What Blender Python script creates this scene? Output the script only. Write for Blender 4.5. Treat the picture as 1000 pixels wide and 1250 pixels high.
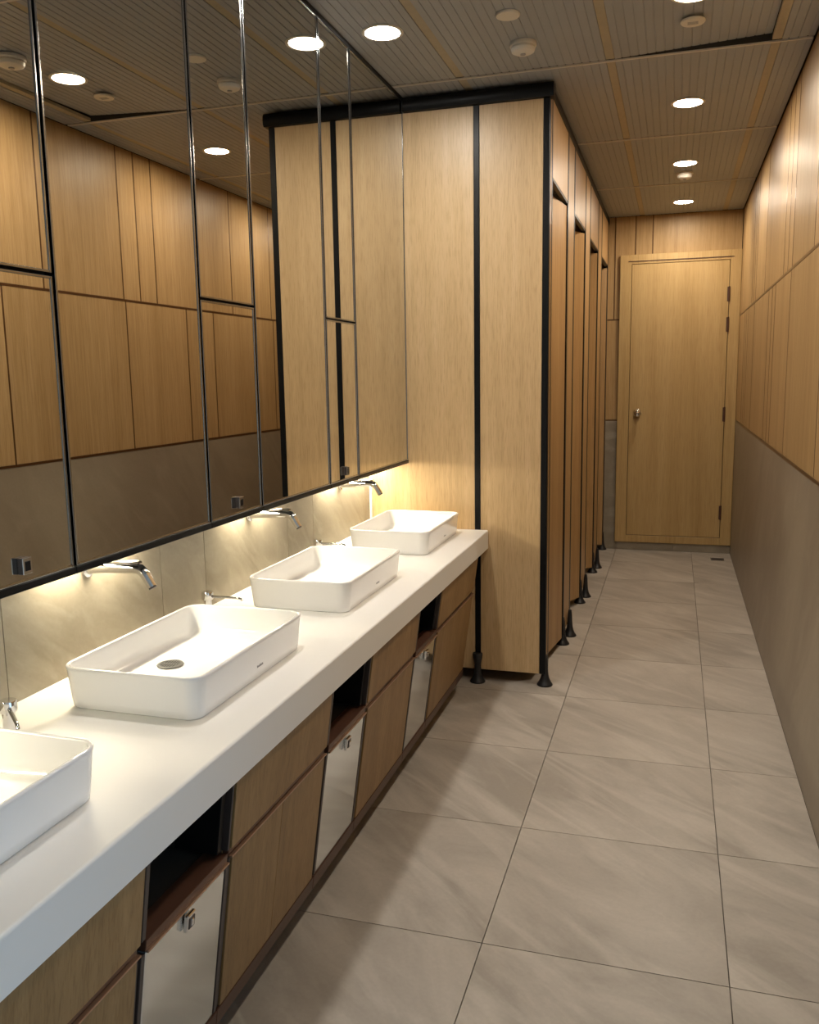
import bpy, bmesh, math, random
from mathutils import Matrix, Vector

for o in list(bpy.data.objects):
    bpy.data.objects.remove(o, do_unlink=True)
S = bpy.context.scene
COL = S.collection
random.seed(7)

# ------------------------------------------------------------------ camera
YAW, PITCH, ROLL, FPX, CAM_H = 0.29794, -0.15391, -0.01574, 1053.24, 1.4411
cy_, sy_ = math.cos(YAW), math.sin(YAW)
fwd = Vector((-sy_ * math.cos(PITCH), cy_ * math.cos(PITCH), math.sin(PITCH)))
rt = Vector((cy_, sy_, 0))
up = rt.cross(fwd)
r2 = rt * math.cos(ROLL) + up * math.sin(ROLL)
u2 = -rt * math.sin(ROLL) + up * math.cos(ROLL)
cd = bpy.data.cameras.new('camera')
cam = bpy.data.objects.new('camera', cd)
COL.objects.link(cam)
M = Matrix((r2, u2, -fwd)).transposed().to_4x4()
M.translation = (0, 0, CAM_H)
cam.matrix_world = M
cd.sensor_fit = 'VERTICAL'
cd.sensor_height = 24
cd.lens = 24 * FPX / 1250
cd.clip_start = 0.02
S.camera = cam

# ------------------------------------------------------------------ light, exposure
W = bpy.data.worlds.new('world')
S.world = W
W.use_nodes = True
bg = W.node_tree.nodes['Background']
bg.inputs[0].default_value = (0.50, 0.74, 1.0, 1)
bg.inputs[1].default_value = 2.1
S.view_settings.view_transform = 'Standard'
S.view_settings.look = 'None'
S.view_settings.gamma = 1
S.view_settings.use_curve_mapping = False
S.view_settings.exposure = 0.0
LAMP_STRENGTH = 270.0
LAMP_COLOR = (1.0, 0.87, 0.70)        # corridor row
VANITY_COLOR = (1.0, 0.95, 0.87)      # row above the worktop
LED_STRENGTH = 120.0
LED_COLOR = (1.0, 0.88, 0.63)
try:
    S.cycles.use_denoising = True
    S.cycles.max_bounces = 10
    S.cycles.diffuse_bounces = 5
    S.cycles.glossy_bounces = 5
    S.cycles.sample_clamp_indirect = 6
    S.cycles.caustics_reflective = False
    S.cycles.caustics_refractive = False
    S.cycles.blur_glossy = 0.5
except Exception:
    pass

# ------------------------------------------------------------------ measured planes
XR, YF, YB = 0.464, 7.298, -1.3          # right wall, far wall, back wall
YO = 1.12                                # right wall begins here; before it the room opens to the daylit lobby
XW, XM = -1.39, -1.197                   # basin wall, mirror plane
ZT, ZM, ZC = 1.073, 1.880, 2.674         # stone dado top, panel rail, ceiling
YC, XC = 3.889, -0.540                   # cubicle end panel, cubicle front
ZK, KB, XK = 0.737, 0.650, -0.8115       # worktop


# ------------------------------------------------------------------ materials
def new_mat(name):
    m = bpy.data.materials.new(name)
    m.use_nodes = True
    nt = m.node_tree
    b = nt.nodes['Principled BSDF']
    return m, nt, b


def simple(name, col, rough=0.5, metal=0.0, spec=None, noise=0.0, nscale=20.0, coat=0.0):
    m, nt, b = new_mat(name)
    b.inputs['Base Color'].default_value = (*col, 1)
    b.inputs['Roughness'].default_value = rough
    b.inputs['Metallic'].default_value = metal
    if spec is not None:
        b.inputs['Specular IOR Level'].default_value = spec
    if coat:
        b.inputs['Coat Weight'].default_value = coat
        b.inputs['Coat Roughness'].default_value = 0.05
    if noise:
        tc = nt.nodes.new('ShaderNodeTexCoord')
        n = nt.nodes.new('ShaderNodeTexNoise')
        n.inputs['Scale'].default_value = nscale
        n.inputs['Detail'].default_value = 5
        nt.links.new(tc.outputs['Object'], n.inputs['Vector'])
        mx = nt.nodes.new('ShaderNodeMixRGB')
        mx.inputs[1].default_value = (*[c * (1 - noise) for c in col], 1)
        mx.inputs[2].default_value = (*[min(1, c * (1 + noise)) for c in col], 1)
        nt.links.new(n.outputs['Fac'], mx.inputs[0])
        nt.links.new(mx.outputs[0], b.inputs['Base Color'])
    return m


def rand_offset(nt, amount=40.0):
    """object coordinates shifted by a per-object random amount, so that no two pieces show the same grain"""
    tc = nt.nodes.new('ShaderNodeTexCoord')
    oi = nt.nodes.new('ShaderNodeObjectInfo')
    ml = nt.nodes.new('ShaderNodeMath')
    ml.operation = 'MULTIPLY'
    ml.inputs[1].default_value = amount
    nt.links.new(oi.outputs['Random'], ml.inputs[0])
    cb = nt.nodes.new('ShaderNodeCombineXYZ')
    for i in range(3):
        nt.links.new(ml.outputs[0], cb.inputs[i])
    ad = nt.nodes.new('ShaderNodeVectorMath')
    ad.operation = 'ADD'
    nt.links.new(tc.outputs['Object'], ad.inputs[0])
    nt.links.new(cb.outputs[0], ad.inputs[1])
    return ad.outputs[0], oi.outputs['Random']


def wood(name, dark, mid, light, rough=0.42, figure=0.55, axis='Z', fine=0.5, vary=0.05, pore_z=0.035, swirl=0.6, spec=0.5):
    m, nt, b = new_mat(name)
    vec, rnd = rand_offset(nt)
    N, L = nt.nodes, nt.links

    def mapped(sx, sz):
        mp = N.new('ShaderNodeMapping')
        sc = [sx, sx, sx]
        sc['XYZ'.index(axis)] = sz
        mp.inputs['Scale'].default_value = sc
        L.new(vec, mp.inputs['Vector'])
        return mp.outputs[0]

    def noise(v, scale, detail, dist=0.0):
        n = N.new('ShaderNodeTexNoise')
        n.inputs['Scale'].default_value = scale
        n.inputs['Detail'].default_value = detail
        n.inputs['Roughness'].default_value = 0.6
        n.inputs['Distortion'].default_value = dist
        L.new(v, n.inputs['Vector'])
        return n.outputs['Fac']

    broad = noise(mapped(1.0, 0.06), 7.0, 3, swirl)       # wide bands along the board
    grain = noise(mapped(1.0, 0.022), 55.0, 4, 0.3)     # grain lines
    pores = noise(mapped(1.0, pore_z), 210.0, 3)          # fine pores
    cr = N.new('ShaderNodeValToRGB')
    cr.color_ramp.elements[0].position = 0.30
    cr.color_ramp.elements[0].color = (*dark, 1)
    cr.color_ramp.elements[1].position = 0.72
    cr.color_ramp.elements[1].color = (*light, 1)
    e = cr.color_ramp.elements.new(0.5)
    e.color = (*mid, 1)

    def math_(op, a, c):
        n = N.new('ShaderNodeMath')
        n.operation = op
        for i, x in enumerate((a, c)):
            if isinstance(x, (int, float)):
                n.inputs[i].default_value = x
            else:
                L.new(x, n.inputs[i])
        return n.outputs[0]

    f = math_('ADD', math_('MULTIPLY', broad, figure), math_('MULTIPLY', grain, 1 - figure))
    L.new(f, cr.inputs[0])
    dk = N.new('ShaderNodeMixRGB')
    dk.blend_type = 'MULTIPLY'
    pr = N.new('ShaderNodeValToRGB')
    pr.color_ramp.elements[0].position = 0.34
    pr.color_ramp.elements[0].color = (0.62, 0.55, 0.46, 1)
    pr.color_ramp.elements[1].position = 0.52
    pr.color_ramp.elements[1].color = (1, 1, 1, 1)
    L.new(pores, pr.inputs[0])
    dk.inputs[0].default_value = fine
    L.new(cr.outputs[0], dk.inputs[1])
    L.new(pr.outputs[0], dk.inputs[2])
    hs = N.new('ShaderNodeHueSaturation')
    mr = N.new('ShaderNodeMapRange')
    mr.inputs['To Min'].default_value = 1 - vary
    mr.inputs['To Max'].default_value = 1 + vary
    L.new(rnd, mr.inputs[0])
    L.new(mr.outputs[0], hs.inputs['Value'])
    L.new(dk.outputs[0], hs.inputs['Color'])
    L.new(hs.outputs[0], b.inputs['Base Color'])
    b.inputs['Roughness'].default_value = rough
    b.inputs['Specular IOR Level'].default_value = spec
    bp = N.new('ShaderNodeBump')
    bp.inputs['Strength'].default_value = 0.06
    bp.inputs['Distance'].default_value = 0.002
    L.new(pores, bp.inputs['Height'])
    L.new(bp.outputs[0], b.inputs['Normal'])
    return m


def stone(name, a, c, vein, rough=0.5, scale=2.2, rot=(0.2, 0.3, 0.6), bump=0.05, vary=0.04, stretch=(0.6, 1.4, 1.2), vamt=0.6):
    m, nt, b = new_mat(name)
    vec, rnd = rand_offset(nt, 23.0)
    N, L = nt.nodes, nt.links
    mp = N.new('ShaderNodeMapping')
    mp.vector_type = 'TEXTURE'
    mp.inputs['Rotation'].default_value = rot
    mp.inputs['Scale'].default_value = [1 / q for q in stretch]
    L.new(vec, mp.inputs['Vector'])
    n1 = N.new('ShaderNodeTexNoise')
    n1.inputs['Scale'].default_value = scale
    n1.inputs['Detail'].default_value = 8
    n1.inputs['Roughness'].default_value = 0.62
    n1.inputs['Distortion'].default_value = 0.8
    L.new(mp.outputs[0], n1.inputs['Vector'])
    cr = N.new('ShaderNodeValToRGB')
    cr.color_ramp.elements[0].position = 0.37
    cr.color_ramp.elements[0].color = (*a, 1)
    cr.color_ramp.elements[1].position = 0.63
    cr.color_ramp.elements[1].color = (*c, 1)
    L.new(n1.outputs['Fac'], cr.inputs[0])
    # pale drifting veins
    mp2 = N.new('ShaderNodeMapping')
    mp2.vector_type = 'TEXTURE'
    mp2.inputs['Rotation'].default_value = rot
    mp2.inputs['Scale'].default_value = (1 / (stretch[0] * 0.7), 1 / (stretch[1] * 1.7), 1 / (stretch[2] * 1.7))
    L.new(vec, mp2.inputs['Vector'])
    n2 = N.new('ShaderNodeTexNoise')
    n2.inputs['Scale'].default_value = scale * 1.5
    n2.inputs['Detail'].default_value = 6
    n2.inputs['Distortion'].default_value = 1.6
    L.new(mp2.outputs[0], n2.inputs['Vector'])
    vr = N.new('ShaderNodeValToRGB')
    vr.color_ramp.elements[0].position = 0.50
    vr.color_ramp.elements[0].color = (0, 0, 0, 1)
    vr.color_ramp.elements[1].position = 0.72
    vr.color_ramp.elements[1].color = (vamt, vamt, vamt, 1)
    L.new(n2.outputs['Fac'], vr.inputs[0])
    mx = N.new('ShaderNodeMixRGB')
    mx.inputs[2].default_value = (*vein, 1)
    L.new(vr.outputs[0], mx.inputs[0])
    L.new(cr.outputs[0], mx.inputs[1])
    # fine speckle
    n3 = N.new('ShaderNodeTexNoise')
    n3.inputs['Scale'].default_value = 90
    n3.inputs['Detail'].default_value = 3
    L.new(vec, n3.inputs['Vector'])
    sp = N.new('ShaderNodeMapRange')
    sp.inputs['To Min'].default_value = 0.93
    sp.inputs['To Max'].default_value = 1.07
    L.new(n3.outputs['Fac'], sp.inputs[0])
    hs = N.new('ShaderNodeHueSaturation')
    mr = N.new('ShaderNodeMapRange')
    mr.inputs['To Min'].default_value = 1 - vary
    mr.inputs['To Max'].default_value = 1 + vary
    L.new(rnd, mr.inputs[0])
    mm = N.new('ShaderNodeMath')
    mm.operation = 'MULTIPLY'
    L.new(mr.outputs[0], mm.inputs[0])
    L.new(sp.outputs[0], mm.inputs[1])
    L.new(mm.outputs[0], hs.inputs['Value'])
    L.new(mx.outputs[0], hs.inputs['Color'])
    L.new(hs.outputs[0], b.inputs['Base Color'])
    b.inputs['Roughness'].default_value = rough
    bp = N.new('ShaderNodeBump')
    bp.inputs['Strength'].default_value = bump
    bp.inputs['Distance'].default_value = 0.004
    L.new(n2.outputs['Fac'], bp.inputs['Height'])
    L.new(bp.outputs[0], b.inputs['Normal'])
    return m


def emitter(name, col, strength):
    m, nt, b = new_mat(name)
    b.inputs['Base Color'].default_value = (0.9, 0.9, 0.9, 1)
    b.inputs['Emission Color'].default_value = (*col, 1)
    b.inputs['Emission Strength'].default_value = strength
    return m


MAT = {
    'wall_wood': wood('wall_wood', (0.335, 0.208, 0.088), (0.425, 0.278, 0.127), (0.51, 0.345, 0.172), rough=0.43, figure=0.5, fine=0.42, spec=0.3),
    'cubicle_wood': wood('cubicle_wood', (0.50, 0.342, 0.172), (0.61, 0.427, 0.226), (0.69, 0.51, 0.295), rough=0.38, figure=0.62, fine=0.42, vary=0.03, pore_z=0.06, swirl=1.4),
    'stall_wood': wood('stall_wood', (0.335, 0.195, 0.078), (0.425, 0.258, 0.11), (0.51, 0.325, 0.15), rough=0.40, figure=0.5, fine=0.42, spec=0.4),
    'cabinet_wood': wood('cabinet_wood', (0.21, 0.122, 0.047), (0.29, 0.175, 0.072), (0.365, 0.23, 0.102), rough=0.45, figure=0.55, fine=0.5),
    'door_wood': wood('door_wood', (0.415, 0.268, 0.10), (0.505, 0.34, 0.14), (0.57, 0.395, 0.18), rough=0.45, figure=0.6, fine=0.35, vary=0.02),
    'strip_wood': simple('ceiling_strip_wood', (0.385, 0.335, 0.24), 0.5, noise=0.12, nscale=30),
    'floor_stone': stone('floor_stone', (0.315, 0.282, 0.243), (0.465, 0.42, 0.368), (0.56, 0.515, 0.46), rough=0.42, scale=2.1, rot=(0, 0, -0.7), vamt=0.5, bump=0.1),
    'wall_stone': stone('wall_stone', (0.24, 0.205, 0.155), (0.335, 0.295, 0.23), (0.42, 0.375, 0.30), rough=0.48, scale=2.0, rot=(0.8, 0.0, 0.0), stretch=(1.0, 1.7, 0.6)),
    'dado_stone': stone('dado_stone', (0.235, 0.192, 0.14), (0.29, 0.245, 0.182), (0.33, 0.285, 0.22), rough=0.42, scale=1.4, rot=(0.8, 0.0, 0.0), stretch=(1.0, 1.6, 0.6), vamt=0.45),
    'grout': simple('grout', (0.10, 0.085, 0.07), 0.8),
    'dark_void': simple('dark_void', (0.03, 0.027, 0.024), 0.8),
    'bronze': simple('bronze_inlay', (0.13, 0.066, 0.030), 0.30, metal=0.6),
    'drain_steel': simple('drain_steel', (0.40, 0.40, 0.39), 0.32, metal=1.0),
    'lip': simple('brass_lip', (0.45, 0.29, 0.20), 0.3, metal=0.7),
    'chute': simple('chute_metal', (0.06, 0.062, 0.05), 0.3),
    'ceiling_metal': simple('ceiling_metal', (0.33, 0.352, 0.38), 0.5, noise=0.05, nscale=9),
    'black_metal': simple('black_metal', (0.0065, 0.0068, 0.0075), 0.36, spec=0.16),
    'black_foot': simple('black_plastic', (0.014, 0.014, 0.016), 0.4),
    'mirror': simple('mirror_silver', (0.74, 0.72, 0.66), 0.0, metal=1.0),
    'dark_chrome': simple('dark_chrome', (0.42, 0.42, 0.42), 0.13, metal=1.0),
    'chrome': simple('chrome', (0.82, 0.82, 0.83), 0.07, metal=1.0),
    'steel': simple('polished_steel', (0.80, 0.85, 0.88), 0.13, metal=1.0),
    'worktop': simple('white_solid_surface', (0.83, 0.815, 0.785), 0.42, spec=0.2, noise=0.012, nscale=4),
    'ceramic': simple('white_ceramic', (0.86, 0.86, 0.86), 0.10, coat=0.6),
    'rail_brown': simple('brown_rail', (0.078, 0.034, 0.020), 0.4),
    'rail_dark': simple('dark_frame', (0.055, 0.042, 0.038), 0.4),
    'white_plastic': simple('white_plastic', (0.72, 0.69, 0.62), 0.45),
    'white_trim': simple('white_trim', (0.85, 0.83, 0.78), 0.5),
    'mark_grey': simple('printed_grey', (0.35, 0.35, 0.36), 0.5),
    'lamp': emitter('downlight_glow', LAMP_COLOR, LAMP_STRENGTH),
    'vanity_lamp': emitter('vanity_downlight_glow', VANITY_COLOR, LAMP_STRENGTH * 1.12),
    'led': emitter('led_glow', LED_COLOR, LED_STRENGTH),
    'back_paint': simple('pale_paint', (0.55, 0.52, 0.46), 0.7, noise=0.03),
}


# ------------------------------------------------------------------ builders
def bx(bm, x0, x1, y0, y1, z0, z1, bev=0.0, seg=1):
    g = bmesh.ops.create_cube(bm, size=1.0)
    vs = g['verts']
    bmesh.ops.scale(bm, vec=(x1 - x0, y1 - y0, z1 - z0), verts=vs)
    bmesh.ops.translate(bm, vec=((x0 + x1) / 2, (y0 + y1) / 2, (z0 + z1) / 2), verts=vs)
    if bev > 0:
        es = list({e for v in vs for e in v.link_edges})
        bmesh.ops.bevel(bm, geom=es, offset=bev, segments=seg, affect='EDGES', profile=0.5)
    return bm


def box(*a, **k):
    return bx(bmesh.new(), *a, **k)


def cyl(bm, c, r, h, axis='Z', n=32, r_top=None, bev=0.0):
    g = bmesh.ops.create_cone(bm, cap_ends=True, segments=n, radius1=r, radius2=r if r_top is None else r_top, depth=h)
    vs = g['verts']
    if bev:
        es = [e for e in {e for v in vs for e in v.link_edges} if len(e.link_faces) == 2 and any(len(f.verts) > 4 for f in e.link_faces)]
        r_ = bmesh.ops.bevel(bm, geom=es, offset=bev, segments=2, affect='EDGES', profile=0.5)
        vs = list({v for v in vs if v.is_valid} | set(r_['verts']))
    if axis == 'X':
        bmesh.ops.rotate(bm, verts=vs, cent=(0, 0, 0), matrix=Matrix.Rotation(math.pi / 2, 3, 'Y'))
    elif axis == 'Y':
        bmesh.ops.rotate(bm, verts=vs, cent=(0, 0, 0), matrix=Matrix.Rotation(-math.pi / 2, 3, 'X'))
    bmesh.ops.translate(bm, vec=c, verts=vs)
    return bm


def lathe(bm, c, prof, n=32):
    """turn a (radius, height) profile around a vertical axis through c"""
    rings = []
    for r, z in prof:
        if r < 1e-5:
            rings.append([bm.verts.new((c[0], c[1], c[2] + z))])
        else:
            rings.append([bm.verts.new((c[0] + r * math.cos(2 * math.pi * i / n), c[1] + r * math.sin(2 * math.pi * i / n), c[2] + z)) for i in range(n)])
    for a, b in zip(rings, rings[1:]):
        for i in range(n):
            j = (i + 1) % n
            if len(a) == 1:
                bm.faces.new((a[0], b[i], b[j]))
            elif len(b) == 1:
                bm.faces.new((a[i], a[j], b[0]))
            else:
                bm.faces.new((a[i], a[j], b[j], b[i]))
    for ring, flip in ((rings[0], True), (rings[-1], False)):
        if len(ring) > 1:
            bm.faces.new(ring[::-1] if flip else ring)
    return bm


def tube(bm, pts, radii, n=20, squash=None):
    """swept round bar through pts (Vectors); squash gives (sideways, vertical) factors"""
    rings = []
    pts = [Vector(p) for p in pts]
    side0 = None
    for i, p in enumerate(pts):
        t = (pts[min(i + 1, len(pts) - 1)] - pts[max(i - 1, 0)]).normalized()
        ref = Vector((0, 1, 0)) if abs(t.y) < 0.8 else Vector((0, 0, 1))
        s = t.cross(ref).normalized()
        u = s.cross(t).normalized()
        a, b = squash[i] if squash else (1, 1)
        r = radii[i]
        rings.append([bm.verts.new(p + s * (r * b * math.cos(2 * math.pi * k / n)) + u * (r * a * math.sin(2 * math.pi * k / n))) for k in range(n)])
    for a, b in zip(rings, rings[1:]):
        for k in range(n):
            j = (k + 1) % n
            bm.faces.new((a[k], a[j], b[j], b[k]))
    bm.faces.new(rings[0][::-1])
    bm.faces.new(rings[-1])
    return bm


def prism(bm, pts, axis, lo, hi):
    """extrude a closed polygon (pairs in the plane across axis) from lo to hi along axis"""
    def P(a, b, t):
        return {'X': (t, a, b), 'Y': (a, t, b), 'Z': (a, b, t)}[axis]
    A = [bm.verts.new(P(a, b, lo)) for a, b in pts]
    B = [bm.verts.new(P(a, b, hi)) for a, b in pts]
    n = len(pts)
    for i in range(n):
        j = (i + 1) % n
        bm.faces.new((A[i], A[j], B[j], B[i]))
    bm.faces.new(A[::-1])
    bm.faces.new(B)
    bmesh.ops.recalc_face_normals(bm, faces=bm.faces)
    return bm


def wpos(o):
    v = Vector((0, 0, 0))
    while o is not None:
        v = v + Vector(o.location)
        o = o.parent
    return v


def ob(name, bm, mat, parent=None, loc=None, smooth=False, label=None):
    """link bm (given in world coordinates) as ONE mesh object whose origin is its parent's, or loc"""
    base = wpos(parent) if parent is not None else Vector(loc if loc is not None else (0, 0, 0))
    own = Vector((0, 0, 0))
    bmesh.ops.recalc_face_normals(bm, faces=bm.faces)
    bmesh.ops.translate(bm, vec=-base, verts=bm.verts)
    me = bpy.data.meshes.new(name)
    bm.to_mesh(me)
    bm.free()
    me.materials.append(MAT[mat])
    o = bpy.data.objects.new(name, me)
    COL.objects.link(o)
    if parent is not None:
        o.parent = parent
        o.location = own
    else:
        o.location = base
    if smooth:
        for p in me.polygons:
            p.use_smooth = True
        if smooth is not True:
            try:
                me.set_sharp_from_angle(angle=math.radians(smooth))
            except Exception:
                pass
    if label:
        o['label'] = label
    return o


def thing(name, label, cat, loc, group=None):
    o = bpy.data.objects.new(name, None)
    COL.objects.link(o)
    o.location = loc
    o.empty_display_size = 0.1
    o['label'] = label
    o['category'] = cat
    if group:
        o['group'] = group
    return o


def struct(name, bm, mat, parent=None):
    o = ob(name, bm, mat, parent)
    if parent is None:
        o['kind'] = 'structure'
    return o


def kids(o):
    return [c for c in COL.objects if c.parent == o]


def copy_tree(o, loc=None, label=None, parent=None, group=None):
    c = o.copy()
    COL.objects.link(c)
    if parent is not None:
        c.parent = parent
    if loc is not None:
        c.location = loc
    if label:
        c['label'] = label
    if group:
        c['group'] = group
    for ch in kids(o):
        copy_tree(ch, parent=c)
    return c


# ================================================================== STRUCTURE
# ---- floor: slab and single tiles
floor = struct('floor', box(-1.6, XR + 0.02, YB - 0.1, YF + 0.1, -0.12, -0.008), 'grout')
GAP = 0.0013
xs = [XW - 0.02, -1.033, -0.433, 0.167, XR]
ys = [YB] + [y for y in (1.9866 + 0.6 * k for k in range(-5, 9)) if YB < y < YF] + [YF]
for i in range(4):
    for j in range(len(ys) - 1):
        ob('floor_tile', box(xs[i] + GAP, xs[i + 1] - GAP, ys[j] + GAP, ys[j + 1] - GAP, -0.0085, 0.0), 'floor_stone', floor)

# ---- right wall: stone dado below, wooden panels with bronze inlays above
wr = struct('wall_right', box(XR + 0.012, XR + 0.15, YO, YF + 0.1, -0.12, ZC + 0.10), 'dark_void')
ob('stone_dado', box(XR, XR + 0.013, YO, YF - 0.001, 0.0, ZT - 0.006), 'dado_stone', wr)
ob('metal_inlay', box(XR - 0.0015, XR + 0.013, YO, YF - 0.001, ZT - 0.005, ZT + 0.006), 'bronze', wr, label='bronze strip along the top of the stone dado')
ob('metal_inlay', box(XR - 0.0012, XR + 0.013, YO, YF - 0.001, ZM - 0.006, ZM + 0.006), 'bronze', wr, label='bronze strip between upper and lower panels')
up_l = [-0.95, -0.1, 0.48, 0.64, 0.80, 1.68, 2.30, 2.46, 2.62, 3.498, 4.122, 4.278, 4.440, 5.335, 5.920, 6.05, 6.20, 7.10]
lo_l = [-0.4, 0.50, 1.12, 1.28, 1.44, 2.32, 3.222, 4.135, 4.745, 4.89, 5.068, 5.945, 6.43, 6.575, 6.75]
for zs, ls in (((ZM + 0.006, ZC), up_l), ((ZT + 0.006, ZM - 0.006), lo_l)):
    e = [YO] + [q for q in ls if q > YO + 0.1]
    e = e + [YF - 0.001]
    for a, b in zip(e, e[1:]):
        ob('wood_panel', box(XR, XR + 0.013, a + 0.004, b - 0.004, zs[0], zs[1], bev=0.001), 'wall_wood', wr)
    for a in e[1:-1]:
        ob('metal_inlay', box(XR - 0.0008, XR + 0.013, a - 0.004, a + 0.004, zs[0], zs[1]), 'bronze', wr)

# ---- far wall
wf = struct('wall_far', box(-1.6, XR + 0.15, YF + 0.012, YF + 0.15, -0.12, ZC + 0.10), 'dark_void')
ob('stone_dado', box(-1.39, XR, YF, YF + 0.013, 0.0, ZT - 0.005), 'wall_stone', wf)
ob('metal_inlay', box(-1.39, XR, YF + 0.001, YF + 0.013, ZT - 0.005, ZT + 0.005), 'bronze', wf)
ob('metal_inlay', box(-1.39, XR, YF - 0.001, YF + 0.013, ZM - 0.005, ZM + 0.005), 'bronze', wf)
fu = [-1.39, -0.95, -0.489, -0.332, -0.201, XR]
for i, (a, b) in enumerate(zip(fu, fu[1:])):
    ob('wood_panel', box(a + 0.004, b - 0.004, YF, YF + 0.013, ZM + 0.005, ZC, bev=0.001), 'wall_wood', wf)
    if i:
        ob('metal_inlay', box(a - 0.004, a + 0.004, YF - 0.001, YF + 0.013, ZM + 0.005, ZC), 'bronze', wf)
for a, b in ((-1.39, -0.6), (-0.6, XR)):
    ob('wood_panel', box(a + 0.004, b - 0.004, YF, YF + 0.013, ZT + 0.005, ZM - 0.005, bev=0.001), 'wall_wood', wf)
for a, b in ((-0.43, 0.02), (0.02, XR - 0.002)):
    ob('skirting_tile', box(a + 0.001, b - 0.001, YF - 0.012, YF + 0.002, 0.001, 0.066, bev=0.001), 'wall_stone', wf)

# ---- left wall with stone tiles behind the basins
wl = struct('wall_left', box(XW - 0.16, XW - 0.012, YB - 0.1, YF + 0.1, -0.12, ZC + 0.10), 'grout')
tj = [YB, -0.69, -0.08, 0.53, 0.87, 1.484, 2.098, 2.339, 2.95, 3.192, 3.80, 3.875]
for a, b in zip(tj, tj[1:]):
    ob('wall_tile', box(XW - 0.013, XW, a + 0.0012, b - 0.0012, ZK - 0.1, 1.30), 'wall_stone', wl)
    ob('wall_tile', box(XW - 0.013, XW, a + 0.0012, b - 0.0012, 0.0, ZK - 0.1025), 'wall_stone', wl)
    ob('wall_tile', box(XW - 0.013, XW, a + 0.0012, b - 0.0012, 1.3025, ZC), 'wall_stone', wl)
for a, b in ((3.925, 5.2), (5.2, 6.4), (6.4, YF)):
    ob('wall_tile', box(XW - 0.013, XW, a + 0.0012, b - 0.0012, 0.0, ZC), 'wall_stone', wl)
struct('trim_1', box(XW, XW + 0.011, 3.874, YC - 0.001, ZK + 0.0005, 1.055, bev=0.001), 'white_trim')

# ---- back wall; the daylit lobby opens to the right of the camera
wb = struct('wall_back', box(-1.6, 3.2, YB - 0.14, YB, -0.12, ZC + 0.10), 'back_paint')
ob('lobby_floor', box(XR + 0.0205, 3.2, YB, YO + 1.6, -0.12, 0.0), 'floor_stone', floor)
ob('lobby_ceiling', box(XR + 0.15, 3.2, YB - 0.14, YO + 1.6, ZC, ZC + 0.1), 'back_paint', wb)

# ---- ceiling: ribbed metal tiles, wooden strips along the room, dark void above
ceil = struct('ceiling', box(-1.6, XR + 0.15, YB - 0.14, YF + 0.15, ZC + 0.045, ZC + 0.12), 'dark_void')
strips = [-0.895, -0.284, 0.327]
SW = 0.0165
rows = [YB] + [y for y in (3.737 + 1.2235 * k for k in range(-4, 3)) if YB < y < YF] + [YF]


def ribbed(x0, x1, y0, y1, lift=None):
    """tile with grooves along Y on its underside"""
    pitch, gw, gd = 0.0325, 0.0055, 0.0022
    n = max(1, int((x1 - x0) / pitch))
    m0 = (x1 - x0 - n * pitch) / 2
    prof = [(x0, ZC)]
    for k in range(n):
        a = x0 + m0 + k * pitch + (pitch - gw) / 2
        prof += [(a, ZC), (a + 0.001, ZC + gd), (a + gw - 0.001, ZC + gd), (a + gw, ZC)]
    prof += [(x1, ZC), (x1, ZC + 0.016), (x0, ZC + 0.016)]
    bm = bmesh.new()
    prism(bm, prof, 'Y', y0, y1)
    if lift:
        for v in bm.verts:
            v.co.z += lift * (v.co.x - x0) / (x1 - x0) * (v.co.y - y0) / (y1 - y0)
    return bm


xe = [XW] + strips + [XR]
for j in range(len(rows) - 1):
    y0, y1 = rows[j] + 0.012, rows[j + 1] - 0.010
    for i in range(len(xe) - 1):
        a = xe[i] + (SW if i else 0.001)
        b = xe[i + 1] - (SW if i < len(xe) - 2 else 0.006)
        lift = 0.026 if (i == 2 and abs(rows[j + 1] - 3.737) < 0.01) else None
        ob('ceiling_tile', ribbed(a + 0.0015, b - 0.0015, y0, y1, lift), 'ceiling_metal', ceil)
    for x in strips:
        ob('ceiling_strip', box(x - SW, x + SW, y0, y1, ZC + 0.002, ZC + 0.016), 'strip_wood', ceil)
for y in rows[1:-1]:
    ob('tile_edge', box(XW + 0.002, XR - 0.012, y + 0.0016, y + 0.0116, ZC - 0.0028, ZC + 0.003), 'white_plastic', ceil)
    ob('joint_shade', box(XW + 0.002, XR - 0.012, y + 0.0016, y + 0.0116, ZC + 0.0034, ZC + 0.044), 'dark_void', ceil)  # added dark filler, stands for the shade inside the open tile joint

# ---- far door
door = thing('service_door', 'flush honey wood door with round steel knob at the corridor end', 'door', (0.0, YF, 0.068))
del door['category']
door.name = 'door_1'
del door['label']
door['kind'] = 'structure'
DX0, DX1, DZ0, DZ1 = -0.445, 0.4625, 0.068, 2.378
LX0, LX1, LZ0, LZ1 = -0.352, 0.377, 0.130, 2.302
for a in ((DX0, LX0 - 0.004, DZ0, DZ1), (LX1 + 0.004, DX1, DZ0, DZ1)):
    ob('door_jamb', box(a[0], a[1], YF - 0.028, YF + 0.002, a[2], a[3], bev=0.002), 'door_wood', door)
for a in ((LX0 - 0.004, LX1 + 0.004, LZ1 + 0.004, DZ1), (LX0 - 0.004, LX1 + 0.004, DZ0, LZ0 - 0.004)):
    ob('door_rail', box(a[0], a[1], YF - 0.028, YF + 0.002, a[2], a[3], bev=0.002), 'door_wood', door)
ob('frame_bead', box(LX0 - 0.03, LX1 + 0.03, YF - 0.034, YF - 0.026, LZ1 + 0.022, LZ1 + 0.027), 'rail_brown', door)
ob('door_shadow_gap', box(LX0 - 0.006, LX1 + 0.006, YF - 0.008, YF + 0.001, LZ0 - 0.006, LZ1 + 0.006), 'dark_void', door)
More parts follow.
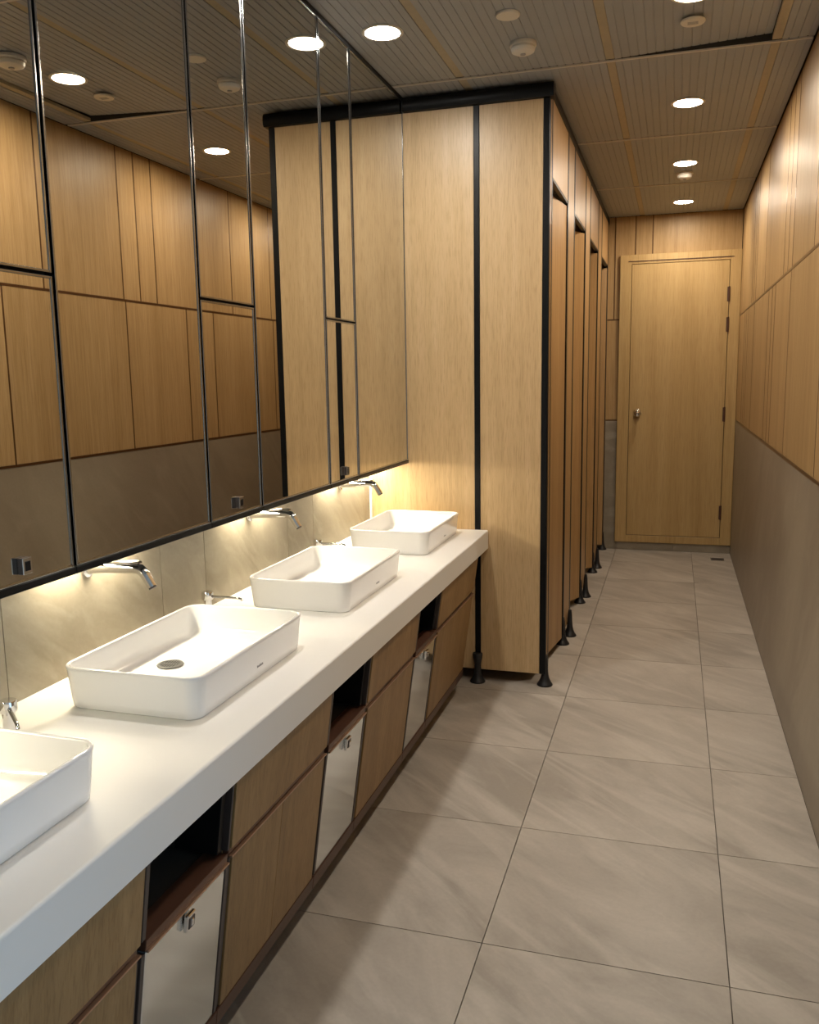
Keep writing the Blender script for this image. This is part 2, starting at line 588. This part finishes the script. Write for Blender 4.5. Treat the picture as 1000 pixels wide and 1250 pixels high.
leaf = ob('door_leaf', box(LX0, LX1, YF - 0.026, YF - 0.007, LZ0, LZ1, bev=0.0015), 'door_wood', door)
for z in (2.045, 1.815, 1.12, 0.335):
    bm = bmesh.new()
    bx(bm, LX1 - 0.012, LX1 + 0.006, YF - 0.031, YF - 0.024, z - 0.055, z + 0.055, bev=0.001)
    cyl(bm, (LX1 + 0.002, YF - 0.034, z), 0.006, 0.115, n=12)
    ob('hinge', bm, 'rail_brown', leaf)
bm = bmesh.new()
cyl(bm, (-0.287, YF - 0.030, 1.133), 0.031, 0.010, axis='Y', n=32, bev=0.003)
ob('knob_rose', bm, 'chrome', leaf, smooth=35)
bm = bmesh.new()
lathe(bm, (0, 0, 0), [(0.011, 0), (0.011, 0.022), (0.022, 0.03), (0.0275, 0.044), (0.025, 0.056), (0.016, 0.063), (0.0, 0.065)], 32)
bmesh.ops.rotate(bm, verts=bm.verts, cent=(0, 0, 0), matrix=Matrix.Rotation(math.pi / 2, 3, 'X'))
bmesh.ops.translate(bm, vec=(-0.287, YF - 0.032, 1.133), verts=bm.verts)
ob('door_knob', bm, 'chrome', leaf, smooth=True)

# ================================================================== WORKTOP AND VANITY
YW0, YW1 = 0.0, YC - 0.0048
wt = thing('worktop', 'long white worktop under the basins, running to the cubicle panel', 'worktop', (-1.1, 2.0, KB))
bm = bmesh.new()
arc = [(XK - 0.006 + 0.006 * math.sin(math.radians(t)), ZK - 0.006 + 0.006 * math.cos(math.radians(t))) for t in (0, 22, 45, 68, 90)]
prism(bm, [(XW + 0.001, ZK - 0.02), (XW + 0.001, ZK)] + arc + [(XK, KB + 0.001), (XK - 0.001, KB), (XK - 0.02, KB), (XK - 0.02, ZK - 0.02)], 'Y', YW0, YW1)
ob('top_slab', bm, 'worktop', wt)
ob('underside_board', box(XW + 0.001, XK - 0.021, YW0, YW1, KB + 0.003, ZK - 0.0205), 'worktop', wt)

TILT = 0.14


def fx(z, off=0.0):
    """x of the leaning cabinet front at height z"""
    return -0.82 + TILT * (z - 0.65) + off


def front(y0, y1, z0, z1, th=0.018, off=0.0, bev=0.001):
    bm = bmesh.new()
    pts = [(fx(z0, off), z0), (fx(z1, off), z1), (fx(z1, off - th), z1), (fx(z0, off - th), z0)]
    prism(bm, pts, 'Y', y0, y1)
    if bev:
        bmesh.ops.bevel(bm, geom=bm.edges[:], offset=bev, segments=1, affect='EDGES', profile=0.5)
    return bm


ZB, ZS = 0.075, 0.482         # bottom of the cabinets, rail between drawers and doors
ZTOP = KB - 0.002


def cab_shell(t, y0, y1, mat):
    """two side panels, back, bottom that follow the leaning front"""
    def side(a, b):
        bm = bmesh.new()
        prism(bm, [(XW + 0.004, ZB), (fx(ZB, -0.02), ZB), (fx(ZTOP, -0.02), ZTOP), (XW + 0.004, ZTOP)], 'Y', a, b)
        return bm
    ob('side_panel', side(y0, y0 + 0.016), mat, t)
    ob('side_panel', side(y1 - 0.016, y1), mat, t)
    ob('back_panel', box(XW + 0.004, XW + 0.016, y0 + 0.0165, y1 - 0.0165, ZB, ZTOP), mat, t)
    ob('bottom_panel', box(XW + 0.017, fx(ZB, -0.021), y0 + 0.0165, y1 - 0.0165, ZB, ZB + 0.016), mat, t)


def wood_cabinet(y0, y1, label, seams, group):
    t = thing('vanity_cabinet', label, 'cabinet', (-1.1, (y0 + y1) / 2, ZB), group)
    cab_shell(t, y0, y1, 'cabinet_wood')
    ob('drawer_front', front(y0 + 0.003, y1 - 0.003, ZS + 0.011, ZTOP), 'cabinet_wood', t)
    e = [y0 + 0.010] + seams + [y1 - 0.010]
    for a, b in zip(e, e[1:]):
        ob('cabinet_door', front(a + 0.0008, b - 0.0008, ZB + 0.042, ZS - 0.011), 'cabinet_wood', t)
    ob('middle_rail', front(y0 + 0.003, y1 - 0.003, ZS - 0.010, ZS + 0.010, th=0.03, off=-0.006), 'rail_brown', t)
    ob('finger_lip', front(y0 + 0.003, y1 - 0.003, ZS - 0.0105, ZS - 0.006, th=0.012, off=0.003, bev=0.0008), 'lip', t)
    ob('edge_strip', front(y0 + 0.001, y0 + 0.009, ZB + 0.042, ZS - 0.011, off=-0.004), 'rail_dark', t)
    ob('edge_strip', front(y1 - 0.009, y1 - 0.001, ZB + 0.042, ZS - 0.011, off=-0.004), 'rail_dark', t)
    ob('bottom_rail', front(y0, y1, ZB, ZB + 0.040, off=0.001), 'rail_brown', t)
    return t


def bin_cabinet(y0, y1, label, group):
    t = thing('bin_cabinet', label, 'bin cabinet', (-1.1, (y0 + y1) / 2, ZB), group)
    cab_shell(t, y0, y1, 'dark_void')
    ob('chute_back', box(-1.06, -1.045, y0 + 0.017, y1 - 0.017, ZS, ZTOP), 'chute', t)
    ob('chute_floor', box(-1.044, fx(ZS, -0.03), y0 + 0.017, y1 - 0.017, ZS - 0.012, ZS + 0.004), 'dark_void', t)
    ob('chute_cheek', front(y1 - 0.034, y1 - 0.017, ZS + 0.016, ZTOP, th=0.10, off=-0.012), 'black_metal', t)
    ob('frame_strip', front(y0 + 0.001, y0 + 0.013, ZS + 0.011, ZTOP, off=-0.002), 'rail_dark', t)
    ob('frame_strip', front(y1 - 0.008, y1 - 0.001, ZS + 0.011, ZTOP, off=-0.002), 'rail_dark', t)
    ob('chute_sill', front(y0 + 0.0135, y1 - 0.0085, ZS - 0.014, ZS + 0.007, th=0.05, off=-0.001), 'rail_brown', t)
    ob('sill_lip', front(y0 + 0.0135, y1 - 0.0085, ZS - 0.016, ZS - 0.011, th=0.008, off=0.005, bev=0.0008), 'lip', t)
    ob('frame_strip', front(y0 + 0.001, y0 + 0.013, ZB + 0.042, ZS - 0.017, off=-0.001), 'rail_dark', t)
    ob('frame_strip', front(y1 - 0.013, y1 - 0.001, ZB + 0.042, ZS - 0.017, off=-0.001), 'rail_dark', t)
    d = ob('steel_door', front(y0 + 0.016, y1 - 0.016, ZB + 0.043, ZS - 0.018, off=-0.002, bev=0.0015), 'steel', t, label='polished steel bin door')
    yc_ = (y0 + y1) / 2 - 0.005
    bm = front(yc_ - 0.014, yc_ + 0.014, ZS - 0.062, ZS - 0.026, th=0.010, off=0.010, bev=0.002)
    ob('lock_plate', bm, 'chrome', d)
    bm = front(yc_ - 0.0095, yc_ + 0.0095, ZS - 0.056, ZS - 0.033, th=0.004, off=0.0115, bev=0.001)
    ob('lock_recess', bm, 'rail_dark', d)
    bm = front(yc_ - 0.004, yc_ + 0.004, ZS - 0.052, ZS - 0.037, th=0.006, off=0.014, bev=0.002)
    ob('lock_latch', bm, 'chrome', d)
    ob('bottom_rail', front(y0, y1, ZB, ZB + 0.040, off=0.001), 'rail_brown', t)
    return t


gc, gb = 'wooden cabinets under the worktop', 'bin cabinets under the worktop'
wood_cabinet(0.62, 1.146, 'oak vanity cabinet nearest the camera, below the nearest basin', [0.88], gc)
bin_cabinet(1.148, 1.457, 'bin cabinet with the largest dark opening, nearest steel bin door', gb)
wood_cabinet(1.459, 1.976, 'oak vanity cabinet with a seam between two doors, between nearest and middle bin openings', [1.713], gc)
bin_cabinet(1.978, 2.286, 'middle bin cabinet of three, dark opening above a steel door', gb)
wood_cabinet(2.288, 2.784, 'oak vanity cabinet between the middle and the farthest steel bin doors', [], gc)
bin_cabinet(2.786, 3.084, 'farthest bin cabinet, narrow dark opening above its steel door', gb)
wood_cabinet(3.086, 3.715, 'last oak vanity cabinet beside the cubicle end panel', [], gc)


# ---- basins
def rrect(x0, x1, y0, y1, r, n=6):
    pts = []
    for cx, cy, a0 in ((x1 - r, y1 - r, 0), (x0 + r, y1 - r, 90), (x0 + r, y0 + r, 180), (x1 - r, y0 + r, 270)):
        for k in range(n + 1):
            a = math.radians(a0 + 90 * k / n)
            pts.append((cx + r * math.cos(a), cy + r * math.sin(a)))
    return pts


BX0, BX1 = -1.268, -0.922        # rim
BH = 0.097
BCX = (BX0 + BX1) / 2


def basin_mesh(yc):
    hw, hl = (BX1 - BX0) / 2, 0.276
    # (inset of x half, inset of y half, corner radius, z)
    rings = [(0.014, 0.014, 0.030, 0.0005), (0.011, 0.011, 0.034, 0.003), (0.008, 0.008, 0.038, 0.020), (0.002, 0.002, 0.042, BH - 0.012),
             (0.000, 0.000, 0.043, BH - 0.004), (0.0015, 0.0015, 0.042, BH - 0.001), (0.004, 0.004, 0.040, BH), (0.0075, 0.0075, 0.037, BH - 0.001),
             (0.009, 0.009, 0.036, BH - 0.004), (0.011, 0.011, 0.036, 0.060), (0.016, 0.016, 0.038, 0.036), (0.022, 0.022, 0.038, 0.026),
             (0.032, 0.032, 0.036, 0.0205), (0.055, 0.055, 0.034, 0.0185), (0.11, 0.16, 0.03, 0.0165)]
    bm = bmesh.new()
    R = []
    for ix, iy, r, z in rings:
        R.append([bm.verts.new((x, y, ZK + z)) for x, y in rrect(BCX - hw + ix, BCX + hw - ix, yc - hl + iy, yc + hl - iy, r, 8)])
    n = len(R[0])
    for a, b in zip(R, R[1:]):
        for k in range(n):
            j = (k + 1) % n
            bm.faces.new((a[k], a[j], b[j], b[k]))
    bm.faces.new(R[0][::-1])
    bm.faces.new(R[-1])
    return bm


def make_basin(yc, label, group):
    t = thing('wash_basin', label, 'basin', (BCX, yc, ZK), group)
    ob('bowl', basin_mesh(yc), 'ceramic', t, smooth=50)
    dx = -1.165
    bm = bmesh.new()
    lathe(bm, (dx, yc, ZK), [(0.0, 0.0175), (0.0315, 0.0178), (0.0325, 0.0195), (0.031, 0.0215), (0.0245, 0.0212), (0.024, 0.0195), (0.0, 0.0195)], 40)
    dr = ob('drain', bm, 'drain_steel', t, smooth=40)
    bm = bmesh.new()
    cyl(bm, (dx, yc, ZK + 0.0199), 0.0225, 0.0006, n=32)
    ob('drain_hole', bm, 'dark_void', dr)
    bm = bmesh.new()
    for k in range(-3, 4):
        l = math.sqrt(max(1e-6, 0.0235 ** 2 - (k * 0.0064) ** 2))
        bx(bm, dx + k * 0.0064 - 0.0013, dx + k * 0.0064 + 0.0013, yc - l, yc + l, ZK + 0.0203, ZK + 0.0212)
    bx(bm, dx - 0.0235, dx + 0.0235, yc - 0.002, yc + 0.002, ZK + 0.0203, ZK + 0.0214)
    g = ob('drain_grate', bm, 'drain_steel', dr)
    g['kind'] = 'stuff'
    # small printed maker's mark on the front face
    bm = bmesh.new()
    zz = ZK + 0.030
    xf = BX1 - 0.0066
    for k in range(7):
        y = yc + 0.0 + k * 0.0045
        h = (0.006, 0.004, 0.004, 0.006, 0.004, 0.004, 0.005)[k]
        bx(bm, xf, xf + 0.0008, y, y + 0.0022, zz, zz + h)
        if k % 2 == 0:
            bx(bm, xf, xf + 0.0008, y + 0.0023, y + 0.0042, zz, zz + 0.0014)
    m = ob('printed_mark', bm, 'mark_grey', t)
    m['kind'] = 'stuff'
    return t


gbs = 'white basins on the worktop'
make_basin(0.915, 'white rectangular basin nearest the camera, cut by the left picture edge', gbs)
b2 = make_basin(1.773, 'large white basin with its metal drain in full view', gbs)
copy_tree(b2, (BCX, 2.637, ZK), 'third white basin from the camera, between two others', group=gbs)
copy_tree(b2, (BCX, 3.522, ZK), 'farthest white basin, against the wooden cubicle panel', group=gbs)


# ---- faucets
def make_faucet(yc, label, group):
    t = thing('wall_faucet', label, 'faucet', (XW, yc, 0.985), group)
    bm = bmesh.new()
    cyl(bm, (XW + 0.005, yc, 0.984), 0.021, 0.010, axis='X', n=36, bev=0.003)
    ob('wall_flange', bm, 'chrome', t, smooth=35)
    bm = bmesh.new()
    pts, rad, sq = [], [], []
    for x, z, r in ((XW + 0.008, 0.985, 0.0135), (XW + 0.03, 0.988, 0.0135), (XW + 0.07, 0.991, 0.0135), (XW + 0.12, 0.9935, 0.0135), (XW + 0.145, 0.9935, 0.0135),
                    (XW + 0.158, 0.9905, 0.0135), (XW + 0.167, 0.983, 0.0130), (XW + 0.173, 0.974, 0.0125), (XW + 0.1805, 0.9615, 0.012), (XW + 0.188, 0.949, 0.0115)):
        pts.append((x, yc, z)); rad.append(r); sq.append((1, 1))
    tube(bm, pts, rad, 24, sq)
    ob('spout', bm, 'chrome', t, smooth=50)
    bm = bmesh.new()
    prism(bm, [(XW + 0.062, 1.0035), (XW + 0.150, 1.0062), (XW + 0.158, 1.0055), (XW + 0.158, 1.0095), (XW + 0.148, 1.0115), (XW + 0.064, 1.0055)], 'Y', yc - 0.0095, yc + 0.0095)
    bmesh.ops.bevel(bm, geom=bm.edges[:], offset=0.0012, segments=2, affect='EDGES')
    ob('top_lever', bm, 'dark_chrome', t, smooth=40)
    bm = bmesh.new()
    d = Vector((0.0075, 0, -0.0125)).normalized()
    e0 = Vector((XW + 0.188, yc, 0.949))
    tube(bm, [e0 - d * 0.001, e0 + d * 0.004], [0.0098, 0.0098], 24)
    ob('outlet_ring', bm, 'rail_dark', t, smooth=40)
    return t


gf = 'chrome faucets on the stone wall'
f2 = make_faucet(1.773, 'chrome wall faucet above the basin with its drain in view', gf)
copy_tree(f2, (XW, 2.637, 0.985), 'chrome wall faucet above the third basin', group=gf)
copy_tree(f2, (XW, 3.490, 0.985), 'chrome wall faucet above the farthest basin, beside the oak panel', group=gf)


# ---- soap dispensers
def make_soap(x, y, ang, label, group):
    t = thing('soap_dispenser', label, 'soap dispenser', (x, y, ZK), group)
    bm = bmesh.new()
    lathe(bm, (x, y, ZK), [(0.021, 0.0003), (0.021, 0.006), (0.012, 0.009), (0.012, 0.058), (0.0, 0.058)], 28)
    ob('stem', bm, 'chrome', t, smooth=35)
    bm = bmesh.new()
    lathe(bm, (x, y, ZK), [(0.0, 0.0585), (0.0165, 0.0585), (0.0175, 0.061), (0.0175, 0.079), (0.016, 0.082), (0.0, 0.0825)], 28)
    ob('pump_head', bm, 'chrome', t, smooth=35)
    bm = bmesh.new()
    d = Vector((math.cos(ang), math.sin(ang), 0))
    p = Vector((x, y, ZK + 0.068))
    tube(bm, [p + d * 0.015, p + d * 0.10, p + d * 0.112 + Vector((0, 0, -0.002)), p + d * 0.116 + Vector((0, 0, -0.007))], [0.0040, 0.0038, 0.0037, 0.0035], 14)
    ob('nozzle', bm, 'dark_chrome', t, smooth=50)
    return t


gs = 'soap dispensers on the worktop'
make_soap(-1.255, 1.335, math.radians(-40), 'chrome soap dispenser at the left picture edge, behind the nearest basin', gs)
make_soap(-1.322, 2.228, 0.0, 'chrome soap dispenser just behind the far corner of the large basin', gs)
make_soap(-1.327, 3.085, 0.0, 'chrome soap dispenser hidden but for its top behind the third basin', gs)

# ================================================================== MIRROR CABINETS
ZMB, ZMT = 1.045, 2.668


def mdoor(t, name, y0, y1, z0, z1, lock=False):
    fw = 0.0055
    fr = bmesh.new()
    xa, xb = XM - 0.016, XM + 0.0025
    for b in ((y0, y0 + fw, z0, z1), (y1 - fw, y1, z0, z1), (y0 + fw, y1 - fw, z0, z0 + fw), (y0 + fw, y1 - fw, z1 - fw, z1)):
        bx(fr, xa, xb, b[0], b[1], b[2], b[3], bev=0.0015, seg=2)
    f = ob(name, fr, 'dark_chrome', t)
    ob('mirror_glass', box(xa, XM, y0 + fw, y1 - fw, z0 + fw, z1 - fw), 'mirror', f)
    if lock:
        yc_, zc_ = (y0 + y1) / 2 + 0.001, z0 + 0.034
        ob('lock_plate', box(XM, XM + 0.012, yc_ - 0.0125, yc_ + 0.0125, zc_ - 0.016, zc_ + 0.016, bev=0.001), 'rail_dark', f)
        ob('lock_face', box(XM + 0.0118, XM + 0.0140, yc_ - 0.0125, yc_ + 0.0125, zc_ - 0.016, zc_ + 0.016, bev=0.0008), 'chrome', f)
        ob('lock_recess', box(XM + 0.0130, XM + 0.0146, yc_ - 0.008, yc_ + 0.008, zc_ - 0.010, zc_ + 0.010, bev=0.001), 'black_metal', f)


def mirror_cabinet(y0, y1, label, narrow, group):
    t = thing('mirror_cabinet', label, 'mirror cabinet', (XW, (y0 + y1) / 2, ZMB), group)
    ob('carcass', box(XW + 0.001, XM - 0.0175, y0 + 0.001, y1 - 0.001, ZMB + 0.006, ZMT), 'black_metal', t)
    ob('bottom_trim', box(XM - 0.030, XM + 0.004, y0, y1, ZMB, ZMB + 0.0145, bev=0.001), 'black_metal', t)
    ob('top_trim', box(XM - 0.016, XM + 0.003, y0, y1, ZMT - 0.012, ZMT + 0.004, bev=0.001), 'black_metal', t)
    z0, z1 = ZMB + 0.016, ZMT - 0.0135
    g = 0.0035
    if narrow:
        mdoor(t, 'lower_mirror_door', y0 + g, y1 - g, z0, 1.653, True)
        mdoor(t, 'upper_mirror_door', y0 + g, y1 - g, 1.659, z1)
    else:
        mdoor(t, 'mirror_door', y0 + g, y1 - g, z0, z1)
        ym, half = ((y0 + y1) / 2, 0.17) if y1 < 3.3 else (3.565, 0.30)
        ob('light_strip', box(XW + 0.020, XW + 0.046, ym - half, ym + half, ZMB + 0.001, ZMB + 0.0055), 'led', t, label='lit strip under the cabinet')
    return t


gm = 'mirror cabinets above the basins'
mirror_cabinet(0.628, 1.186, 'wide mirror cabinet nearest the camera, left of the narrow split one', False, gm)
mirror_cabinet(1.188, 1.492, 'narrow split mirror cabinet at the left picture edge', True, gm)
mirror_cabinet(1.494, 2.053, 'widest looking mirror cabinet, above the large basin', False, gm)
mirror_cabinet(2.055, 2.364, 'narrow split mirror cabinet between the two nearest wide mirrors, with small latch', True, gm)
mirror_cabinet(2.366, 2.914, 'wide mirror cabinet above the third basin, showing the cubicle corner', False, gm)
mirror_cabinet(2.916, 3.217, 'farthest narrow split mirror cabinet, showing oak panels and a black post', True, gm)
mirror_cabinet(3.219, YC - 0.003, 'last mirror cabinet, touching the cubicle end panel', False, gm)

# ================================================================== TOILET CUBICLES
cub = thing('toilet_cubicles', 'oak and black toilet cubicle row with four doors ajar along the corridor', 'cubicles', (-0.95, 5.5, 0))
TH = 0.020
PZ0, PZ1 = 0.060, 2.606
S0, S1 = -0.8755, -0.8485            # black post between the two end panels
ob('end_panel', box(XW + 0.002, S0, YC, YC + TH, PZ0, PZ1, bev=0.001), 'cubicle_wood', cub)
ob('end_panel', box(S1, XC - 0.030, YC, YC + TH, PZ0, PZ1, bev=0.001), 'cubicle_wood', cub)
ob('post', box(S0 + 0.0005, S1 - 0.0005, YC - 0.004, YC + TH + 0.004, PZ0 + 0.03, PZ1, bev=0.002), 'black_metal', cub)
ob('corner_post', box(XC - 0.0295, XC - 0.0008, YC - 0.004, YC + 0.030, PZ0, PZ1, bev=0.003, seg=2), 'black_metal', cub)
# head rails: rounded black bar over the end panels, slim channel over the fronts
bm = bmesh.new()
h0, h1 = PZ1 + 0.001, 2.664
prof = [(YC - 0.020, h0), (YC - 0.027, h0 + 0.012), (YC - 0.029, (h0 + h1) / 2), (YC - 0.027, h1 - 0.012), (YC - 0.018, h1), (YC + 0.03, h1), (YC + 0.03, h0)]
prism(bm, prof, 'X', XM + 0.006, XC + 0.016)
ob('head_rail', bm, 'black_metal', cub, smooth=40)
ob('head_rail', box(XC - 0.034, XC + 0.004, YC + 0.031, YF - 0.002, 2.624, 2.664, bev=0.002), 'black_metal', cub)

HB = 2.290                            # underside of the transom panels
P0, PER = 3.972, 0.895
hinge_ang = [7.0, 23.0, 50.0, 76.0]
feet_y = []
for k in range(4):
    a = P0 + PER * k                  # doorway from a to b
    b = a + 0.555
    s0 = YC + 0.031 if k == 0 else P0 + PER * (k - 1) + 0.555 + 0.044
    s1 = a - 0.044 if k else a - 0.026
    # pilaster, its two black edge posts, transom above the doorway
    ob('pilaster', box(XC - TH, XC, s0, s1, 0.065, 2.623, bev=0.001), 'stall_wood', cub)
    e0, e1 = s1 + 0.0005, a - 0.004
    ob('edge_post', box(XC - TH - 0.006, XC + 0.0012, e0, e1, 0.065, 2.623), 'black_metal', cub)
    ob('edge_post', box(XC - TH - 0.006, XC + 0.0012, b + 0.004, b + 0.0435, 0.065, 2.623), 'black_metal', cub)
    ob('transom_panel', box(XC - TH, XC, a - 0.0035, b + 0.0035, HB + 0.012, 2.623, bev=0.001), 'stall_wood', cub)
    ob('transom_rail', box(XC - TH - 0.002, XC - 0.001, a - 0.0035, b + 0.0035, HB, HB + 0.0118, bev=0.001), 'black_metal', cub)
    feet_y += [(s1 if k else s1 + 0.0), s0] if k else [YC + 0.020]
    # door hung at its far edge, opening inwards
    dm = bmesh.new()
    L_ = b - a - 0.006
    bx(dm, -0.019, -0.001, -L_, 0.0, 0.045, HB - 0.012, bev=0.001)
    rot = Matrix.Rotation(math.radians(-hinge_ang[k]), 4, 'Z')
    T = Matrix.Translation((XC - 0.003, b - 0.002, 0)) @ rot
    dm.transform(T)
    dv = ob('cubicle_door', dm, 'stall_wood', cub)
    for nm, lst, mt in (('door_edge', [(-0.0195, -0.0005, -L_ - 0.003, -L_, 0.045, HB - 0.012)], 'black_metal'),
                        ('latch', [(0.0, 0.012, -L_ + 0.03, -L_ + 0.075, 1.0, 1.06)], 'chrome')):
        em = bmesh.new()
        for q in lst:
            bx(em, *q, bev=0.0005 if nm == 'door_edge' else 0.003)
        em.transform(T)
        ob(nm, em, mt, dv)
    for z in (0.35, 1.2, 2.05):
        em = bmesh.new()
        cyl(em, (-0.010, 0.0015, z), 0.005, 0.07, n=10)
        em.transform(T)
        ob('hinge', em, 'black_metal', dv)
e_last = P0 + PER * 3 + 0.555 + 0.044
ob('pilaster', box(XC - TH, XC, e_last, YF - 0.003, 0.065, 2.623, bev=0.001), 'stall_wood', cub)
# partitions between the stalls
for k in range(1, 4):
    y = P0 + PER * k - 0.17
    ob('partition_panel', box(XW + 0.004, XC - TH - 0.007, y - 0.009, y + 0.009, 0.10, 2.05, bev=0.001), 'cubicle_wood', cub)


def foot(x, y, z0=0.0):
    bm = bmesh.new()
    lathe(bm, (x, y, z0), [(0.0, 0.0004), (0.036, 0.0004), (0.037, 0.004), (0.034, 0.010), (0.027, 0.020), (0.0195, 0.036), (0.0165, 0.055), (0.0160, 0.085),
                           (0.0185, 0.105), (0.0225, 0.122), (0.0235, 0.140), (0.0220, 0.1425), (0.0, 0.1425)], 28)
    return bm


def slim_foot(x, y):
    bm = bmesh.new()
    lathe(bm, (x, y, 0), [(0.0, 0.0004), (0.036, 0.0004), (0.037, 0.004), (0.034, 0.010), (0.027, 0.020), (0.0205, 0.036), (0.0165, 0.055), (0.0140, 0.085),
                          (0.0120, 0.125), (0.0085, 0.150), (0.0, 0.155)], 28)
    return bm


ob('foot', foot((S0 + S1) / 2, YC - 0.012), 'black_foot', cub, smooth=50)
ob('foot', slim_foot(XC - 0.006, YC + 0.022), 'black_foot', cub, smooth=50)
for k in range(1, 4):
    s0 = P0 + PER * (k - 1) + 0.555 + 0.040
    s1 = P0 + PER * k - 0.137
    ob('foot', slim_foot(XC - 0.004, s0), 'black_foot', cub, smooth=50)
    ob('foot', slim_foot(XC + 0.016, s1), 'black_foot', cub, smooth=50)
ob('foot', slim_foot(XC - 0.004, e_last - 0.012), 'black_foot', cub, smooth=50)


# ================================================================== CEILING FITTINGS
def downlight(x, y, label, group, glow='lamp'):
    t = thing('downlight', label, 'downlight', (x, y, ZC), group)
    bm = bmesh.new()
    lathe(bm, (x, y, ZC), [(0.074, -0.0002), (0.0765, -0.0015), (0.0755, -0.0035), (0.066, -0.005), (0.0635, -0.004), (0.0625, -0.0002)], 48)
    ob('trim_ring', bm, 'white_plastic', t, smooth=40)
    bm = bmesh.new()
    lathe(bm, (x, y, ZC), [(0.0, -0.0028), (0.0620, -0.0026), (0.0620, -0.0004), (0.0, -0.0004)], 40)
    ob('lit_diffuser', bm, glow, t)
    return t


gd = 'round ceiling downlights'
DLX = 0.018
downlight(-1.047, 3.17, 'lit round downlight above the worktop, beside the mirrors', gd, 'vanity_lamp')
for y, l in ((2.02, 'lit downlight over the corridor nearest the camera, above the picture edge'), (3.195, 'lit downlight at the top picture edge, over the corridor'),
             (4.405, 'largest lit downlight over the corridor, before the cubicle doors'), (5.61, 'lit downlight close to the small ceiling detector'),
             (6.82, 'farthest lit downlight, just before the wooden door')):
    downlight(DLX, y, l, gd)
downlight(-1.047, 1.95, 'downlight above the worktop over the large basin, out of the picture', gd, 'vanity_lamp')


def cover_disc(x, y, label, marks):
    t = thing('ceiling_disc', label, 'ceiling disc', (x, y, ZC), 'round white ceiling discs')
    bm = bmesh.new()
    lathe(bm, (x, y, ZC), [(0.0, -0.0002), (0.042, -0.0002), (0.043, -0.004), (0.040, -0.008), (0.0, -0.0085)], 36)
    ob('cover_plate', bm, 'white_plastic', t, smooth=30)
    if marks:
        bm = bmesh.new()
        for k in range(-1, 2):
            bx(bm, x - 0.018, x + 0.018, y + k * 0.009 - 0.0015, y + k * 0.009 + 0.0015, ZC - 0.0095, ZC - 0.0084)
        g = ob('vent_slots', bm, 'mark_grey', t)
        g['kind'] = 'stuff'
    return t


cover_disc(-0.589, 3.162, 'plain round white ceiling disc left of the corridor, near the smoke detector', False)
cover_disc(0.022, 3.434, 'round white ceiling disc with faint slots, right of the corridor, near the top', True)


def detector(x, y, label, s=1.0):
    t = thing('smoke_detector', label, 'smoke detector', (x, y, ZC), 'white smoke detectors')
    bm = bmesh.new()
    lathe(bm, (x, y, ZC), [(0.0, -0.0002), (0.050 * s, -0.0002), (0.051 * s, -0.010), (0.049 * s, -0.014), (0.0, -0.014)], 36)
    ob('base_ring', bm, 'white_plastic', t, smooth=30)
    bm = bmesh.new()
    lathe(bm, (x, y, ZC), [(0.044 * s, -0.0142), (0.046 * s, -0.022), (0.042 * s, -0.032), (0.030 * s, -0.038), (0.0, -0.039)], 36)
    ob('sensor_cap', bm, 'white_plastic', t, smooth=30)
    bm = bmesh.new()
    lathe(bm, (x, y, ZC), [(0.0, -0.0388), (0.010 * s, -0.0388), (0.010 * s, -0.042), (0.0, -0.042)], 20)
    ob('sensor_dot', bm, 'mark_grey', t)
    return t


detector(-0.583, 3.44, 'white smoke detector on the ribbed ceiling before the cubicle panel')
detector(0.018, 5.875, 'small white detector between the two farthest downlights')
detector(0.066, 2.925, 'white smoke detector seen only in the mirror, top left', 1.1)

# ---- floor drain
fd = thing('floor_drain', 'small square metal floor drain before the wooden door', 'drain', (0.357, 7.03, 0))
ob('drain_frame', box(0.307, 0.407, 6.98, 7.08, 0.0002, 0.0022, bev=0.0006), 'steel', fd)
for k in range(6):
    ob('drain_slot', box(0.316, 0.398, 6.989 + k * 0.0145, 6.997 + k * 0.0145, 0.0021, 0.003), 'rail_dark', fd)
